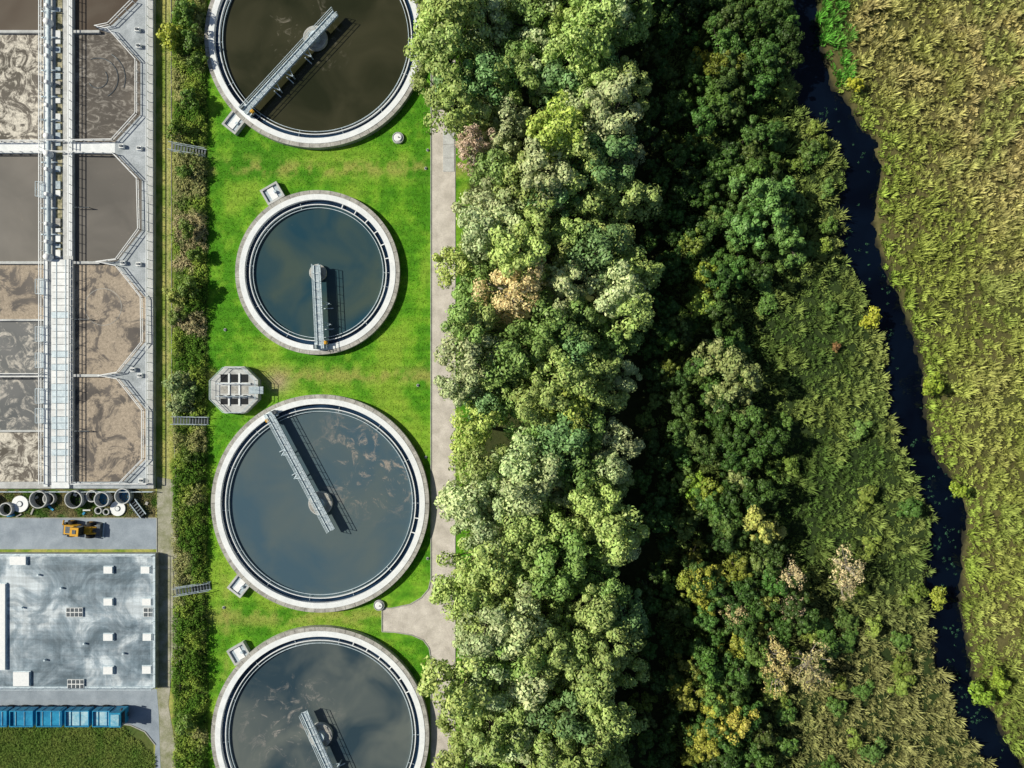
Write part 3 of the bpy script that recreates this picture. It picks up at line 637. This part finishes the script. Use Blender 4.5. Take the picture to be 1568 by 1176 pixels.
# ---------- blades (reeds / grass)
def blades(name,u,v,n,length,width,col,lean,spread,up,seed,z0=0.,sp=.12,tone=(.65,.7)):
    r=np.random.default_rng(seed); k=len(u); idx=np.repeat(np.arange(k),n); N=len(idx)
    a=r.random(N)*6.283; rr=sp*np.sqrt(r.random(N))*1.6
    x=(u[idx]-784)*.1+np.cos(a)*rr; y=(588-v[idx])*.1+np.sin(a)*rr
    a=a+r.normal(size=N)*.6
    ln=np.broadcast_to(length,(k,))[idx]*(.6+.6*r.random(N))
    sx=spread*(.3+.9*r.random(N))
    dx=np.cos(a)*sx+lean[0];dy=np.sin(a)*sx+lean[1]; dz=np.full(N,up)*(.6+.6*r.random(N))
    D=np.stack([dx,dy,dz],1); D/=np.linalg.norm(D,axis=1)[:,None]
    B=np.stack([x,y,np.full(N,z0)+.0*x],1)
    s=np.stack([-D[:,1],D[:,0],np.zeros(N)],1); s/=np.linalg.norm(s,axis=1)[:,None]+1e-9
    w=np.broadcast_to(width,(k,))[idx][:,None]*(.6+.8*r.random(N))[:,None]
    mid=B+D*(ln*.6)[:,None]; tip=B+D*ln[:,None]; tip[:,2]-=ln*.2; tip[:,:2]+=D[:,:2]*(ln*.15)[:,None]
    V=np.stack([B,mid+s*w,tip,mid-s*w],1).reshape(-1,3)
    c=col[idx]*(tone[0]+tone[1]*r.random(N))[:,None]
    link(name,npmesh(name,V,np.arange(len(V)).reshape(-1,4),None,np.repeat(c,4,axis=0),[M['reed']]))
gx,gy=np.meshgrid(np.arange(1015,1640,8.0),np.arange(-90,1270,8.0)); u=gx.ravel()+rng.uniform(-5.5,5.5,gx.size); v=gy.ravel()+rng.uniform(-5.5,5.5,gx.size)
du=rdu(u,v); dw=np.abs(du)+wob(u,v)
ok=(dw>28)&(rng.random(len(u))<.93); u=u[ok];v=v[ok];du=du[ok]
n1=fbm(u,v,90,1);n2=fbm(u,v,20,4);n3=fbm(u,v,260,7);n4=fbm(u,v,14,9,2)
L_=(du<0)
col=mixc((.085,.15,.036),(.19,.25,.065),sst(.35,.65,n1*.5+n2*.5))
col=mixc(col,(.34,.38,.12),sst(-100,-12,du)*.6*sst(.3,.6,n1)); col=mixc(col,(.30,.29,.12),sst(820,1050,v)*.75*sst(1120,1280,u))
cr=mixc((.28,.33,.075),(.52,.44,.20),sst(.35,.65,n3*.5+n1*.3+sst(1380,1568,u)*.08+sst(450,0,v)*.12))
cr=mixc(cr,(.22,.32,.06),sst(.48,.64,n1)*.6); cr=mixc(cr,(.26,.38,.06),sst(75,15,du)*.8); cr=mixc(cr,(.20,.28,.06),sst(850,1100,v)*.6)
cr=mixc(cr,(.05,.32,.03),((u<1300)&(v<130)).astype(float)*.75)
col=np.where(L_[:,None],col,cr); col=col*(.65+.7*rng.random(len(u)))[:,None]
hgt=(.55+1.0*sst(.3,.7,n2))*(.45+1.05*rng.random(len(u)))*np.where(n4<.42,.45,1)
blades('reed_bed',u,v,30,hgt,.068,col*1.15,(.08,.10),.7,1.5,5,sp=.24)
# floating weed
N=700; v=rng.uniform(-20,1176,N); u=rivu(v)+rng.normal(size=N)*14; kk=(fbm(u,v,22,3)>.58)&(v>160); u=u[kk];v=v[kk]
Cc=np.stack([(u-784)*.1,(588-v)*.1,np.full(len(u),-.43)],1)
V1,C1=leaves(Cc,.25+0*u,14,.08,7,0,.06,.2); C1*=np.array((.04,.11,.07))
link('floating_weed',npmesh('floating_weed',V1,np.arange(len(V1)).reshape(-1,4),None,C1,[M['reed']]))
# lawn grass
N=90000
u=rng.uniform(236,722,N); v=rng.uniform(-60,1240,N)
ok=~((u>264)&(u<316))&~((u>656)&(u<700))&~((u<275)&(v>725))&~((u>580)&(v>893)&(v<980))
for (cx,cy,R) in ((482,57,171),(486,417,129),(490,771,169),(490,1127,169)): ok&=((u-cx)**2+(v-cy)**2)>R*R
ok&=((u-359)**2+(v-597)**2)>40**2
for (cx,cy) in ((360,186),(417,296),(367,895),(366,1001)): ok&=((u-cx)**2+(v-cy)**2)>19**2
u=u[ok];v=v[ok]; col=ground_col(u,v)*1.15
blades('lawn_grass',u,v,2,.17,.035,col,(0,0),.8,.8,9)
N=7000; u=rng.uniform(-60,236,N); v=rng.uniform(1112,1260,N); ok=~((u>180)&(v<1108+ (u-180)*.9)); u=u[ok];v=v[ok]
blades('rough_grass',u,v,8,.5,.05,ground_col(u,v)*1.7,(.2,0),.9,.7,10)
N=1500; u=rng.uniform(-20,238,N); v=rng.uniform(754,790,N); blades('yard_weeds',u,v,7,.3,.04,ground_col(u,v)*1.2,(0,0),.9,.6,12)
